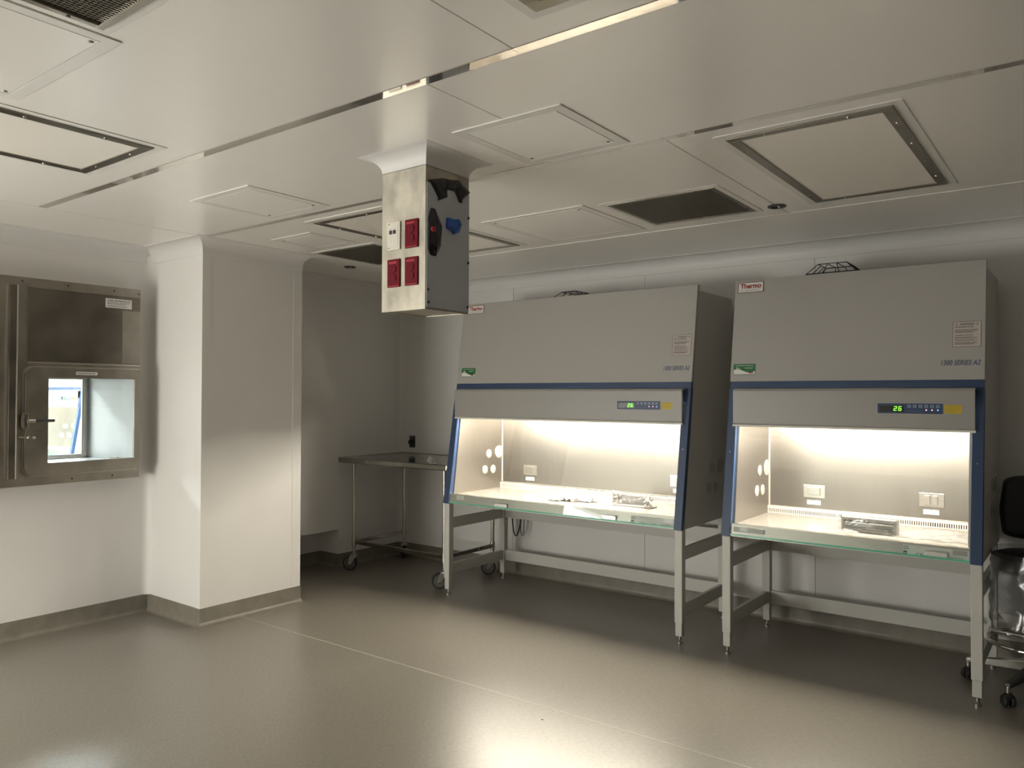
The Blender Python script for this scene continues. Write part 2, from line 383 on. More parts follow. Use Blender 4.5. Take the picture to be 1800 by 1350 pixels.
# ceiling: slab, panels with open joints, polished battens
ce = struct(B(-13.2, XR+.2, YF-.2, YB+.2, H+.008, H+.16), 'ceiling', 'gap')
JX = -4.55; G = .0025
def cpanel(x0, x1, y0, y1): B(x0+G, x1-G, y0+G, y1-G, H, H+.008).build('ceiling_panel', 'ceiling', ce)
for x0, x1, y0, y1 in ((XF, JX, YF, YB), (JX, XR, 4.322, YB), (JX, -1.352, YF, 1.785), (-1.352, XR, YF, 1.785), (JX, -1.729, 1.828, 2.752), (-1.729, XR, 1.828, 2.752),
                       (JX, -1.354, 2.792, 4.322), (-1.354, XR, 2.792, 4.322)): cpanel(x0, x1, y0, y1)
for y0, y1 in ((1.785, 1.828), (2.752, 2.792)):
    for x0, x1 in ((JX, -1.354), (-1.354, XR)):
        B(x0+.001, x1-.001, y0+.0012, y1-.0012, H-.0015, H+.008).build('ceiling_batten', 'batten', ce)
B(JX, XR, 4.312, 4.322, H-.003, H).build('joint_bead', 'ceiling_trim', ce)

# ------------------------------------------------------------------ ceiling fixtures
def ceiling_light(x0, x1, y0, y1, label):
    t = thing('ceiling_light', label, 'light', ((x0+x1)/2, (y0+y1)/2, H), 'recessed ceiling lights, switched off')
    def rect(a, b, c, d, z): return [(a, c, z), (b, c, z), (b, d, z), (a, d, z)]
    MB().ring(rect(x0-.036, x1+.036, y0-.036, y1+.036, H-.003), rect(x0, x1, y0, y1, H-.003), (0, 0, .003)).build('trim_ring', 'ceiling_trim', t)
    w_ = .042
    for a in ((x0, x1, y0, y0+w_), (x0, x1, y1-w_, y1), (x0, x0+w_, y0+w_, y1-w_), (x1-w_, x1, y0+w_, y1-w_)):
        fbar = B(*a, H-.009, H).build('frame_bar', 'frame_steel', t, bevel=.002)
        L = max(a[1]-a[0], a[3]-a[2]); n = 2 if L < .8 else 4
        for k in range(n):
            f = (k+.5)/n; px = a[0]+(a[1]-a[0])*(f if a[1]-a[0] > .1 else .5); py = a[2]+(a[3]-a[2])*(f if a[3]-a[2] > .1 else .5)
            MB().lathe([(.006, 0), (.006, .001), (.004, .003)], (px, py, H-.009), -Z_, 8).build('screw', 'chrome', fbar)
    B(x0+w_, x1-w_, y0+w_, y1-w_, H-.004, H).build('diffuser', 'diffuser', t)
    return t
ceiling_light(-1.16, -.56, 2.909, 4.13, 'unlit steel-framed ceiling light panel above the right-hand cabinet')
ceiling_light(-3.66, -3.08, 2.909, 4.155, 'unlit steel-framed ceiling light panel partly hidden behind the hanging utility column')
ceiling_light(-3.66, -3.065, .41, 1.633, 'unlit steel-framed ceiling light panel at the left edge, nearest the pass-through')
ceiling_light(-1.165, -.56, .41, 1.64, 'ceiling light panel cut by the top edge above the bright ceiling strip')
def mesh_bars(x0, x1, y0, y1, z, p=.0125, w_=.0048):
    mb = MB(); x = x0
    while x < x1: mb.box(x, min(x1, x+w_), y0, y1, z, z+.003); x += p
    y = y0
    while y < y1: mb.box(x0, x1, y, min(y1, y+w_), z+.001, z+.004); y += p
    return mb
def vent(x0, x1, y0, y1, label, frame='frame_steel', drop=.006):
    t = thing('return_vent', label, 'vent', ((x0+x1)/2, (y0+y1)/2, H), 'square mesh vents in the ceiling')
    def rect(a, b, c, d, z): return [(a, c, z), (b, c, z), (b, d, z), (a, d, z)]
    MB().ring(rect(x0-.03, x1+.03, y0-.03, y1+.03, H-.003), rect(x0, x1, y0, y1, H-.003), (0, 0, .003)).build('trim_ring', 'ceiling_trim', t)
    w_ = .022
    for a in ((x0, x1, y0, y0+w_), (x0, x1, y1-w_, y1), (x0, x0+w_, y0+w_, y1-w_), (x1-w_, x1, y0+w_, y1-w_)):
        fb = B(*a, H-drop, H).build('frame_bar', frame, t, bevel=.002)
        MB().lathe([(.006, 0), (.005, .002)], ((a[0]+a[1])/2+(.2 if a[1]-a[0] > .1 else 0), (a[2]+a[3])/2+(.2 if a[3]-a[2] > .1 else 0), H-drop), -Z_, 8).build('screw', 'ink', fb)
    B(x0+w_, x1-w_, y0+w_, y1-w_, H-.001, H).build('backing', 'vent_dark', t)
    mesh_bars(x0+w_, x1-w_, y0+w_, y1-w_, H-.005).build('mesh_grille', 'vent_mesh', t, kind='stuff')
    return t
vent(-2.068, -1.476, 3.554, 4.141, 'square brown mesh ceiling vent between the access hatch and right light panel')
vent(-4.43, -3.85, 3.56, 4.15, 'square dark mesh ceiling vent behind the hanging utility column')
vent(-2.17, -1.58, .42, 1.01, 'bright-framed mesh ceiling vent cut by the top left edge', 'tube_steel', .012)
def hatch(x0, x1, y0, y1, label, inset=.042, screws=()):
    t = thing('access_hatch', label, 'access hatch', ((x0+x1)/2, (y0+y1)/2, H), 'white access hatches in the ceiling')
    def rect(a, b, c, d, z): return [(a, c, z), (b, c, z), (b, d, z), (a, d, z)]
    g = .0035; a, b_, c, d = x0+inset, x1-inset, y0+inset, y1-inset
    MB().ring(rect(x0, x1, y0, y1, H-.004), rect(a, b_, c, d, H-.004), (0, 0, .004)).build('frame', 'ceiling_trim', t, bevel=.001)
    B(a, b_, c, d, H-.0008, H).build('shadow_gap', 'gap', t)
    B(a+g, b_-g, c+g, d-g, H-.004, H-.0008).build('door', 'ceiling', t)
    for sx, sy in screws:
        MB().lathe([(.008, 0), (.008, .001), (.004, .003)], (a+.02+(b_-a-.04)*sx, c+.02+(d-c-.04)*sy, H-.004), -Z_, 10).build('lock', 'frame_steel', t)
    return t
hatch(-1.972, -1.476, 2.222, 2.724, 'white ceiling access hatch right of the hanging utility column', .043, ((1, 1), (0, 1)))
hatch(-3.762, -3.258, 2.20, 2.702, 'white ceiling access hatch left of the hanging utility column', .043, ((1, 1), (0, 1)))
hatch(-2.945, -2.222, .36, 1.088, 'large white ceiling access hatch at the upper left beside the framed vent', .04, ((1, 1), (0, 1)))
hatch(-2.865, -2.172, 3.487, 4.208, 'white ceiling access hatch above the wide cabinet, beside the brown vent', .04, ((1, 0), (0, 0)))
hatch(-4.29, -3.90, 3.075, 3.452, 'small white ceiling access hatch beside the dark vent near the column', .035, ((0, 0),))
def downlight(x, y, label):
    t = thing('downlight', label, 'downlight', (x, y, H), 'small round ceiling downlights')
    MB().lathe([(.046, 0), (.048, .003), (.044, .007), (.034, .008), (.033, .002)], (x, y, H), -Z_, 24).build('rim', 'darkmetal', t, smooth=True)
    MB().lathe([(.033, 0), (.033, .003)], (x, y, H), -Z_, 20).build('lens', 'screen', t)
    MB().lathe([(.005, 0), (.006, .006), (.004, .009), (.001, .010)], (x+.012, y-.006, H-.002), -Z_, 10).build('bulb', 'white', t, smooth=True)
downlight(-1.355, 4.115, 'small round dark downlight between the vent and right light panel')
downlight(-4.70, 4.10, 'small round dark downlight near the recessed corner above the cart')

# ------------------------------------------------------------------ biosafety cabinets and their stands
YC = 4.365
def yf(z): return .155*(z-.685)
def make_cabinet(X0, W, label, wide):
    XC = X0+W/2
    t = thing('safety_cabinet', label, 'safety cabinet', (XC, YC, .685), 'biosafety cabinets')
    X1 = X0+W
    def P(u, y, z): return Vector((X0+u, YC+y, z))
    def ext(poly, u0, u1): return MB().prism([P(u0, y, z) for y, z in poly], (u1-u0, 0, 0))
    # shell
    sp = [(yf(.685)+.03, .685), (.805, .685), (.805, 2.165), (yf(2.165)+.03, 2.165)]
    for k, (u0, u1) in enumerate(((.002, .03), (W-.03, W-.002))):
        s = ext(sp, u0, u1).build('side_panel', 'paint_side', t, bevel=.003)
        fr = Fr(P(u1, 0, 0), Y_, Z_) if k else Fr(P(u0, 0, 0), -Y_, Z_)
        for py, pz, r in ((4.958, 1.038, .05), (4.829, 1.03, .034), (4.775, .907, .034), (4.879, .903, .034)):
            a = (py-YC) if k else -(py-YC)
            fr.disc(MB(), a, pz, r, 0, .003).build('port_cover', 'port_cap', s)
    B(X0+.03, X1-.03, YC+.785, YC+.805, .685, 2.165).build('back_panel', 'paint_side', t)
    B(X0+.03, X1-.03, YC+yf(2.165)+.03, YC+.785, 2.145, 2.165).build('top_panel', 'paint_side', t)
    B(X0+.03, X1-.03, YC+.02, YC+.785, .685, .70).build('base_panel', 'paint_side', t)
    # upper front panel
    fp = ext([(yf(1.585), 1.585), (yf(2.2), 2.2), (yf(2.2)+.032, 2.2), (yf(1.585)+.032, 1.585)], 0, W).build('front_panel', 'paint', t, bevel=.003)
    S = Fr(P(0, yf(1.585), 1.585), X_, (0, .155, 1)); k_ = math.sqrt(1+.155**2)
    def sz(z): return (z-1.585)*k_
    # brand plate
    a0 = .020 if not wide else .046; z0, z1 = 2.123, 2.183
    bpz = S.plate(MB(), a0, a0+.152, sz(z0), sz(z1), 0, .002).build('brand_plate', 'paper', fp, label='white plate with a dark red brand name')
    mbf = MB(); o_, i_ = [S.p(a, b, .0021) for a, b in ((a0-.002, sz(z0)-.002), (a0+.154, sz(z0)-.002), (a0+.154, sz(z1)+.002), (a0-.002, sz(z1)+.002))], [S.p(a, b, .0021) for a, b in ((a0+.001, sz(z0)+.001), (a0+.151, sz(z0)+.001), (a0+.151, sz(z1)-.001), (a0+.001, sz(z1)-.001))]
    mbf.ring(o_, i_, S.n*.0008).build('brand_border', 'inkmaroon', fp)
    text('brand_name', S, 'Thermo', a0+.012, sz(2.148), .029, .0024, 'redtext', fp, width=.128, bold=.035)
    text('brand_line', S, 'SCIENTIFIC', a0+.014, sz(2.130), .0095, .0024, 'inkgrey', fp, width=.122)
    # green sticker
    g0 = .017 if not wide else .044; gz0, gz1 = (1.624, 1.689) if not wide else (1.636, 1.703)
    MB().prism(S.rrect(g0, g0+.134, sz(gz0), sz(gz1), .006, 0.), S.n*.001).build('green_sticker', 'green', fp, label='green and white rounded sticker')
    wave = [S.p(g0+.003, sz(gz0)+.003, .0011), S.p(g0+.131, sz(gz0)+.003, .0011)]+[S.p(g0+.131-.128*i/12, sz(gz0)+.024-.010*math.sin(PI*(i/12)*1.7+.2), .0011) for i in range(13)]
    MB().prism(wave, S.n*.0004).build('sticker_wave', 'paper', fp)
    lines(S, g0+.014, g0+.122, sz(gz1)-.013, sz(gz1)-.008, 1, .0012, .6, 3, .05).build('sticker_text', 'label_pale', fp)
    lines(S, g0+.07, g0+.122, sz(gz1)-.030, sz(gz1)-.020, 2, .0012, .35, 4).build('sticker_text', 'label_pale', fp)
    mb = MB(); S.plate(mb, g0+.094, g0+.122, sz(gz0)+.009, sz(gz0)+.016, .0015, .0018); mb.build('sticker_mark', 'red_light', fp)
    mb = MB(); S.disc(mb, g0+.024, sz(gz1)-.025, .006, .0011, .0014, 8); mb.prism([S.p(g0+.024, sz(gz1)-.036, .0012), S.p(g0+.046, sz(gz1)-.022, .0012), S.p(g0+.036, sz(gz1)-.034, .0012)], S.n*.0003); mb.build('sticker_mark', 'label_pale', fp)
    # warning label
    wa0, wa1, wz0, wz1 = W-.145, W-.019, 1.752, 1.883
    S.plate(MB(), wa0, wa1, sz(wz0), sz(wz1), 0, .0008).build('warning_label', 'label_warn', fp, label='pale warning label with black heading')
    rr = lambda d: [S.p(wa0+d, sz(wz0)+d, .0009), S.p(wa1-d, sz(wz0)+d, .0009), S.p(wa1-d, sz(wz1)-d, .0009), S.p(wa0+d, sz(wz1)-d, .0009)]
    MB().ring(rr(0), rr(.0018), S.n*.0003).build('warning_border', 'inkmaroon', fp)
    text('warning_heading', S, 'WARNING', wa0+.030, sz(wz1)-.019, .011, .0011, 'ink', fp, width=.066, bold=.018)
    for q in (.017, .109):
        MB().prism([S.p(wa0+q-.006, sz(wz1)-.018, .0009), S.p(wa0+q+.006, sz(wz1)-.018, .0009), S.p(wa0+q, sz(wz1)-.008, .0009)], S.n*.0003).build('warning_triangle', 'inkgrey', fp)
    for i, (f0, f1, n) in enumerate(((.76, .83, 2), (.55, .70, 4), (.44, .49, 1), (.33, .41, 2), (.24, .30, 2), (.09, .20, 3))):
        lines(S, wa0+.010, wa1-.010, sz(wz0)+(wz1-wz0)*f0, sz(wz0)+(wz1-wz0)*f1, n, .0010, .5, 20+i).build('warning_text', 'inkmaroon', fp)
    text('series_name', S, '1300 SERIES A2', W-.196, sz(1.660), .026, .0006, 'inkblue', fp, width=.176, bold=.012, shear=.25)
    # blue band and side trims
    ext([(yf(1.545)+.004, 1.540), (yf(1.585)+.004, 1.585), (yf(1.585)+.03, 1.585), (yf(1.545)+.03, 1.540)], .004, W-.004).build('blue_band', 'blue', t)
    for u0, u1 in ((.001, .053), (W-.053, W-.001)):
        st = ext([(yf(.686)-.008, .686), (yf(1.545)-.002, 1.543), (yf(1.545)+.034, 1.543), (yf(.686)+.034, .686)], u0, u1).build('side_trim', 'blue', t, bevel=.002)
        T = Fr(P((u0+u1)/2, yf(.686)-.008, .686), X_, (0, .1615, 1))
        T.plate(MB(), -.010, .010, .045, .049, 0, .0012).build('slot', 'darkblue', st)
        T.disc(MB(), .0, .49, .0025, 0, .0015, 8).build('screw', 'chrome', st)
    # fascia with controls
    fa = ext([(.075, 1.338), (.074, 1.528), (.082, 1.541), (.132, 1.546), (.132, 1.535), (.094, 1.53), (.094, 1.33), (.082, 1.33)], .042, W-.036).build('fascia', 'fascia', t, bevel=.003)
    MB().tube([P(.040, .081, 1.3265), P(W-.034, .081, 1.3265)], .0065, 8).build('fascia_lip', 'lip', t, smooth=True)
    D = Fr(P(0, .0744, 1.41), X_, Z_); dx = W-.482 if not wide else W-.487; dh = .054
    dp = D.plate(MB(), dx, dx+.306, 0, dh, 0, .003).build('control_panel', 'blue', fa, label='dark blue control strip with green digits')
    rr = lambda d, c: [D.p(dx-d, -d, c), D.p(dx+.306+d, -d, c), D.p(dx+.306+d, dh+d, c), D.p(dx-d, dh+d, c)]
    MB().ring(rr(.0025, 0), rr(0, 0), D.n*.0022).build('panel_border', 'label_warn', fa)
    D.plate(MB(), dx+.010, dx+.128, .009, dh-.012, .003, .0036).build('screen', 'screen', fa)
    def seg(mb, a, b, sw, sh, which):
        th = .0032; sl = .1
        Q = lambda x, y: D.p(a+x+sl*y, b+y, .0040)
        R_ = lambda x0, x1, y0, y1: mb.prism([Q(x0, y0), Q(x1, y0), Q(x1, y1), Q(x0, y1)], D.n*.0002)
        m2 = sh/2
        for ch in which:
            {'a': lambda: R_(0, sw, sh-th, sh), 'g': lambda: R_(0, sw, m2-th/2, m2+th/2), 'd': lambda: R_(0, sw, 0, th), 'b': lambda: R_(sw-th, sw, m2, sh), 'c': lambda: R_(sw-th, sw, 0, m2),
             'e': lambda: R_(0, th, 0, m2), 'f': lambda: R_(0, th, m2, sh)}[ch]()
    for q, wh in ((.078, 'abged'), (.100, 'afgedc')):
        mb = MB(); seg(mb, dx+q, .015, .0145, .0235, wh); mb.build('digit', 'digit', fa)
    for k in range(6):
        bx = dx+.144+k*.0262
        b_ = D.plate(MB(), bx, bx+.015, dh-.022, dh-.008, .003, .0038).build('button', 'button', fa)
        D.plate(MB(), bx+.0035, bx+.0115, dh-.0185, dh-.0115, .0038, .0040).build('button_mark', 'inkblue', b_)
        if k >= 3: D.disc(MB(), bx+.008, .020, .0036, .003, .0042, 10).build('indicator', 'led_red' if k < 5 else 'led_blue', fa)
    mb = MB()
    for k in range(6): D.disc(mb, dx+.150+k*.0105, .012, .0016, .003, .0034, 6)
    mb.build('indicator_row', 'button', fa)
    D.plate(MB(), dx+.312, dx+.388, .004, .048, 0, .001).build('yellow_label', 'yellow', fa, label='small yellow label beside the controls')
    D.plate(MB(), dx+.314, dx+.385, .041, .044, .001, .0012).build('label_heading', 'yellowink', fa)
    lines(D, dx+.316, dx+.384, .009, .037, 4, .0010, .3, 9).build('label_text', 'yellowink', fa)
    # work zone
    lp = [(yf(.72)+.036, .70), (.635, .70), (.635, 1.43), (.115, 1.43), (.115, 1.36), (yf(1.36)+.036, 1.36)]
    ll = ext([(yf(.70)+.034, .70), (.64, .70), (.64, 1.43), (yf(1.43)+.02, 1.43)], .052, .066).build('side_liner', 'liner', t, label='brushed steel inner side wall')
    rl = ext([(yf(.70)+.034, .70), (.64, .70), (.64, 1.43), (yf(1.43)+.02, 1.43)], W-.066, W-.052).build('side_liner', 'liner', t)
    LF = Fr(P(.066, 0, 0), -Y_, Z_); LF.n = X_.copy(); LF.r = Y_.copy()
    for s_l, fr in ((ll, LF),):
        for py, pz, r in ((.59, 1.043, .05), (.462, 1.034, .033), (.412, .911, .033), (.513, .908, .033)):
            if r > .04:
                MB().lathe([(r, 0), (r, .004), (r-.004, .007), (r-.013, .007), (r-.015, .003), (0, .003)], fr.p(py, pz), X_, 28).build('service_port', 'port_light', s_l, smooth=True)
            else: MB().lathe([(r, 0), (r, .003), (r-.003, .004), (0, .004)], fr.p(py, pz), X_, 24).build('service_port', 'port_light', s_l, smooth=True)
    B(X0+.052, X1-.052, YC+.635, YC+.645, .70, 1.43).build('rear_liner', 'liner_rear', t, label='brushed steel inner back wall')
    B(X0+.066, X0+.074, YC+.627, YC+.635, .80, 1.43).build('corner_bead', 'port_light', t)
    B(X0+.052, X1-.052, YC+.108, YC+.645, 1.43, 1.44).build('top_liner', 'white', t)
    B(X0+.066, X1-.066, YC+.075, YC+.605, .735, .755).build('work_surface', 'worktop', t, bevel=.002)
    # slotted front grille and rear louvre, one mesh each
    mb = MB(); mb.box(X0+.066, X1-.066, YC+.026, YC+.036, .735, .757); mb.box(X0+.066, X1-.066, YC+.068, YC+.075, .735, .755)
    u = .07
    while u < W-.085: mb.prism([P(u, .036, .750), P(u+.008, .036, .750), P(u+.020, .068, .750), P(u+.012, .068, .750)], (0, 0, .005)); u += .0175
    mb.build('front_grille', 'worktop', t, kind='stuff')
    B(X0+.066, X1-.066, YC+.03, YC+.07, .705, .715).build('grille_trough', 'gap', t)  # near-black colour stands in for the shade under the slots
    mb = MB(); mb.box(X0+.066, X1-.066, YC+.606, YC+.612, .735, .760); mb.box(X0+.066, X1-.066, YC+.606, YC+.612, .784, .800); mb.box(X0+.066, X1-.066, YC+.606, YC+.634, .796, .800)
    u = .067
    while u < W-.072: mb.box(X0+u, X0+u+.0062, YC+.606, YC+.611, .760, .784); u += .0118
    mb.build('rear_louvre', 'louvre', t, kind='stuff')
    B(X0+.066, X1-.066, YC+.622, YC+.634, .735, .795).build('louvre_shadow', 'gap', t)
    # sockets, switch and tags on the inner back wall
    K = Fr(P(0, .635, 0), X_, Z_)
    for n_, (ua, ub) in enumerate(((.285, .412), (W-.378, W-.252))):
        pl = K.plate(MB(), ua, ub, .868, .946, 0, .005).build('socket_plate', 'steel', t, bevel=.001)
        if n_ == 0:
            K.plate(MB(), ua+.025, ub-.025, .885, .935, .005, .013).build('socket_lid', 'zinc', pl, bevel=.003)
        else:
            for q in (.030, .070): K.plate(MB(), ua+q, ua+q+.026, .880, .935, .005, .012).build('valve_cover', 'liner', pl, bevel=.003)
        for q in (.010, .117): K.disc(MB(), ua+q, .907, .004, .005, .007, 8).build('screw', 'zinc', pl)
        K.plate(MB(), ua+.020, ub-.026, .825, .851, 0, .001).build('name_tag', 'white', t)
        lines(K, ua+.026, ub-.032, .830, .846, 2, .001, .3, 31).build('tag_text', 'inkgrey', t)
    # sill, sash, labels
    ext([(yf(.685)+.006, .687), (yf(.757)+.006, .757), (yf(.757)+.034, .757), (yf(.685)+.034, .687)], .053, W-.053).build('sill', 'sill', t)
    SF = Fr(P(0, yf(.685)+.0058, .685), X_, (0, .155, 1))
    lab = SF.plate(MB(), W-.353, W-.058, .004, .060, 0, .0006).build('rating_label', 'label_pale', t, label='pale label with approval marks below the glass')
    SF.plate(MB(), W-.349, W-.331, .010, .030, .0006, .0009).build('label_mark', 'ink', lab); SF.plate(MB(), W-.345, W-.335, .018, .022, .0009, .0011).build('label_mark', 'label_pale', lab)
    text('approval_mark', SF, 'C E', W-.289, .012, .013, .0008, 'ink', lab, bold=.02)
    for i, (q0, q1, b0, b1, n) in enumerate(((.350, .320, .036, .056, 2), (.270, .235, .010, .018, 2), (.290, .262, .050, .054, 1), (.215, .165, .006, .022, 3), (.145, .064, .004, .026, 4))):
        lines(SF, W-q0, W-q1, b0, b1, n, .0007, .45, 50+i).build('label_text', 'inkgrey', lab)
    SF.plate(MB(), W-.128, W-.064, .034, .058, .0006, .0012).build('serial_plate', 'rackgrey', lab)
    if wide: SF.plate(MB(), .120, .188, .038, .066, 0, .001).build('small_tag', 'paper', t); lines(SF, .126, .182, .044, .060, 2, .001, .4, 61).build('tag_text', 'inkgrey', t)
    else:
        sp_ = SF.plate(MB(), .072, .254, .030, .058, 0, .004).build('tag_holder', 'port_light', t, bevel=.001)
        SF.plate(MB(), .110, .158, .036, .052, .004, .0045).build('small_tag', 'rackgrey', sp_); SF.plate(MB(), .246, .252, .031, .055, .004, .0054).build('clip', 'rackdark', sp_)
    gz0 = .692
    sash = ext([(yf(gz0)-.004, gz0+.009), (yf(1.37)-.004+.004, 1.37), (yf(1.37)+.004, 1.37), (yf(gz0)+.000, gz0+.009)], .0535, W-.0535).build('glass_sash', 'glass', t, label='clear sliding glass front')
    ext([(yf(gz0)-.004, gz0), (yf(gz0)-.0035, gz0+.009), (yf(gz0)+.0005, gz0+.009), (yf(gz0), gz0)], .0535, W-.0535).build('glass_edge', 'glass_edge', sash)
    GF = Fr(P(0, yf(gz0)-.0045, gz0), X_, (0, .155, 1))
    for q0, q1 in (((.489, .60), (W-.552, W-.455)) if wide else ((W-.245, W-.150),)):
        hb = GF.plate(MB(), q0, q1, .012, .036, 0, .002).build('sash_handle', 'zinc', sash, bevel=.001)
        GF.plate(MB(), q0, q1, .033, .037, .002, .022).build('handle_lip', 'tube_steel', hb, bevel=.001)
    # lamp behind the fascia
    MB().tube([P(.13, .150, 1.336), P(W-.13, .150, 1.336)], .013, 10).build('lamp_tube', 'tube', t, smooth=True)
    for u0 in (.105, W-.13): B(X0+u0, X0+u0+.025, YC+.132, YC+.168, 1.324, 1.43).build('lamp_socket', 'white', t)
    return t
def make_stand(X0, W, label):
    t = thing('cabinet_stand', label, 'stand', (X0+W/2, YC, 0), 'steel stands under the cabinets')
    XA, XB, YA, YBk = X0+.029, X0+W-.027, 4.395, 5.07
    for x in (XA, XB):
        for y in (YA, YBk):
            l = B(x-.025, x+.025, y-.025, y+.025, .126, .684).build('leg', 'stand', t, bevel=.003)
            B(x-.021, x+.021, y-.021, y+.021, .044, .126).build('leg_extension', 'stand', l, bevel=.002)
            MB().lathe([(.018, 0), (.018, .010), (.012, .014), (.009, .016), (.009, .05)], (x, y, 0), Z_, 14).build('levelling_foot', 'zinc', l, smooth=True)
        for z0, z1 in ((.495, .572), (.155, .231)): B(x-.0125, x+.0125, YA+.025, YBk-.025, z0, z1).build('side_rail', 'stand', t, bevel=.002)
    for z0, z1 in ((.497, .60), (.150, .234)): B(XA+.025, XB-.025, YBk-.012, YBk+.012, z0, z1).build('rear_rail', 'stand', t, bevel=.002)
    return t
cab1 = make_cabinet(-3.94, 1.93, 'wide grey cabinet with blue trim, behind the hanging utility column', True)
std1 = make_stand(-3.94, 1.93, 'grey four-legged steel stand under the wide cabinet beside the cart')
cab2 = make_cabinet(-1.765, 1.313, 'narrower grey cabinet with blue trim, the right-hand one of the two', False)
std2 = make_stand(-1.765, 1.313, 'grey four-legged steel stand under the right-hand cabinet next to the stool')
index_kids()
# the same kind of cabinet stands in the next room (seen through the hatch window), lit as well
far = copy_tree(cab2); far.location = (-10.45-.656, 4.52, .685); far['label'] = 'bright cabinet with blue trim seen through the pass-through window'
fst = copy_tree(std2); fst.location = (-10.45-.656, 4.52, 0); fst['label'] = 'steel stand in the bright room beyond the pass-through window'
third = copy_tree(cab2); third.location = (.80, YC, .685); third['label'] = 'added unseen cabinet beyond the stool, shading that corner'  # unseen cabinet added to shade the corner by the stool
for ch in third.children:                       # left unlit, so that it only blocks light
    if ch.name.startswith('lamp_tube'): ch.material_slots[0].link = 'OBJECT'; ch.material_slots[0].material = MATS['white']
tst = copy_tree(std2); tst.location = (.80, YC, 0); tst['label'] = 'steel stand of the added unseen cabinet beyond the stool'

# wire guards on the cabinet tops
def guard(cx, cy, w_, d_, h_, tw, label):
    t = thing('wire_guard', label, 'wire guard', (cx, cy, 2.165), 'wire exhaust guards on the cabinet tops')
    z = 2.168
    lo = [(cx-w_/2, cy-d_/2), (cx+w_/2, cy-d_/2), (cx+w_/2, cy+d_/2), (cx-w_/2, cy+d_/2)]; hi = [(cx-tw/2, cy-d_*.3), (cx+tw/2, cy-d_*.3), (cx+tw/2, cy+d_*.3), (cx-tw/2, cy+d_*.3)]
    for f in (0., .5, 1.):
        MB().tube([(a[0]+(b[0]-a[0])*f, a[1]+(b[1]-a[1])*f, z+h_*f) for a, b in zip(lo, hi)], .003, 6, True).build('wire_hoop', 'black', t)
    for i in range(4):
        for q in (0., .33, .66):
            a, a2, b, b2 = lo[i], lo[(i+1) % 4], hi[i], hi[(i+1) % 4]
            MB().tube([(a[0]+(a2[0]-a[0])*q, a[1]+(a2[1]-a[1])*q, z), (b[0]+(b2[0]-b[0])*q, b[1]+(b2[1]-b[1])*q, z+h_)], .0025, 6).build('wire_rib', 'black', t)
    for q in (.33, .66): MB().tube([(hi[0][0]+(tw)*q, hi[0][1], z+h_), (hi[0][0]+tw*q, hi[3][1], z+h_)], .0025, 6).build('wire_rib', 'black', t)
guard(-1.25, 4.87, .40, .30, .115, .16, 'black wire guard sticking up above the right-hand cabinet')
guard(-3.10, 4.88, .40, .30, .092, .12, 'black wire guard barely showing above the wide cabinet')

# ------------------------------------------------------------------ things lying in the cabinets
WF = Fr((0, 0, .7555), X_, Y_)
g = thing('crumpled_gloves', 'crumpled white gloves and wrappers heaped on the wide cabinet\'s work surface', 'gloves', (-2.98, 4.64, .756))
for i, (a0, a1, b0, b1, h_) in enumerate(((-3.10, -2.99, 4.60, 4.72, .045), (-3.03, -2.92, 4.57, 4.66, .065), (-2.95, -2.82, 4.62, 4.74, .05), (-3.13, -3.02, 4.55, 4.62, .02), (-2.90, -2.79, 4.66, 4.72, .02))):
    crumple(WF, a0, a1, b0, b1, h_, 14, 10, 11+i, 26, .003).build('wrapper', 'film', g)
g = thing('wrapped_tray', 'grey tray in clear crumpled plastic on the wide cabinet\'s work surface', 'tray', (-2.49, 4.68, .756))
TF = Fr((-2.50, 4.68, .757), X_, Y_)
B(-2.60, -2.385, 4.655, 4.705, .768, .835).build('tray', 'rackgrey', g, bevel=.004)
B(-2.60, -2.385, 4.652, 4.657, .775, .828).build('tray_face', 'rackdark', g)
B(-2.645, -2.355, 4.63, 4.73, .7565, .768).build('pad', 'film', g, bevel=.003)
EF = Fr((-2.50, 4.645, .757), X_, Z_)
for i, (a0, a1, b0, b1) in enumerate(((-.15, -.07, .0, .095), (.09, .155, .0, .075))): crumple(EF, a0, a1, b0, b1, .035, 10, 10, 41+i, 30, .0).build('wrapper_end', 'film', g)
crumple(EF, -.15, .15, .005, .085, .010, 20, 10, 47, 24, .008).build('wrapper', 'clear_film', g)
g = thing('wrapped_rack', 'plastic-wrapped grey rack on its side in the right-hand cabinet', 'rack', (-1.0, 4.54, .756))
RF = Fr((-1.145, 4.545, .757), Vector((1, -.05, 0)), Z_); RD = -RF.n
for b0, b1, m_ in ((.0, .016, 'rackgrey'), (.062, .078, 'rackgrey')): MB().prism([RF.p(0, b0), RF.p(.285, b0), RF.p(.285, b1), RF.p(0, b1)], RD*.05).build('rack_rail', m_, g, bevel=.003)
for a0, a1 in ((0, .016), (.269, .285)): MB().prism([RF.p(a0, .0), RF.p(a1, .0), RF.p(a1, .078), RF.p(a0, .078)], RD*.05).build('rack_end', 'rackgrey', g, bevel=.003)
MB().prism([RF.p(.016, .016, -.03), RF.p(.269, .016, -.03), RF.p(.269, .062, -.03), RF.p(.016, .062, -.03)], RD*.015).build('rack_back', 'rackdark', g)
MB().prism([RF.p(.016, .032, .0), RF.p(.269, .030, .0), RF.p(.265, .052, .004), RF.p(.020, .052, .004)], RD*.02).build('rack_bar', 'film', g, bevel=.004)
crumple(RF, -.02, .305, -.0, .09, .008, 20, 8, 71, 16, .006).build('wrapper', 'clear_film', g)
crumple(Fr((-1.13, 4.50, .757), X_, Y_), -.02, .08, -.03, .03, .02, 10, 8, 73, 22, .002).build('wrapper_end', 'clear_film', g)
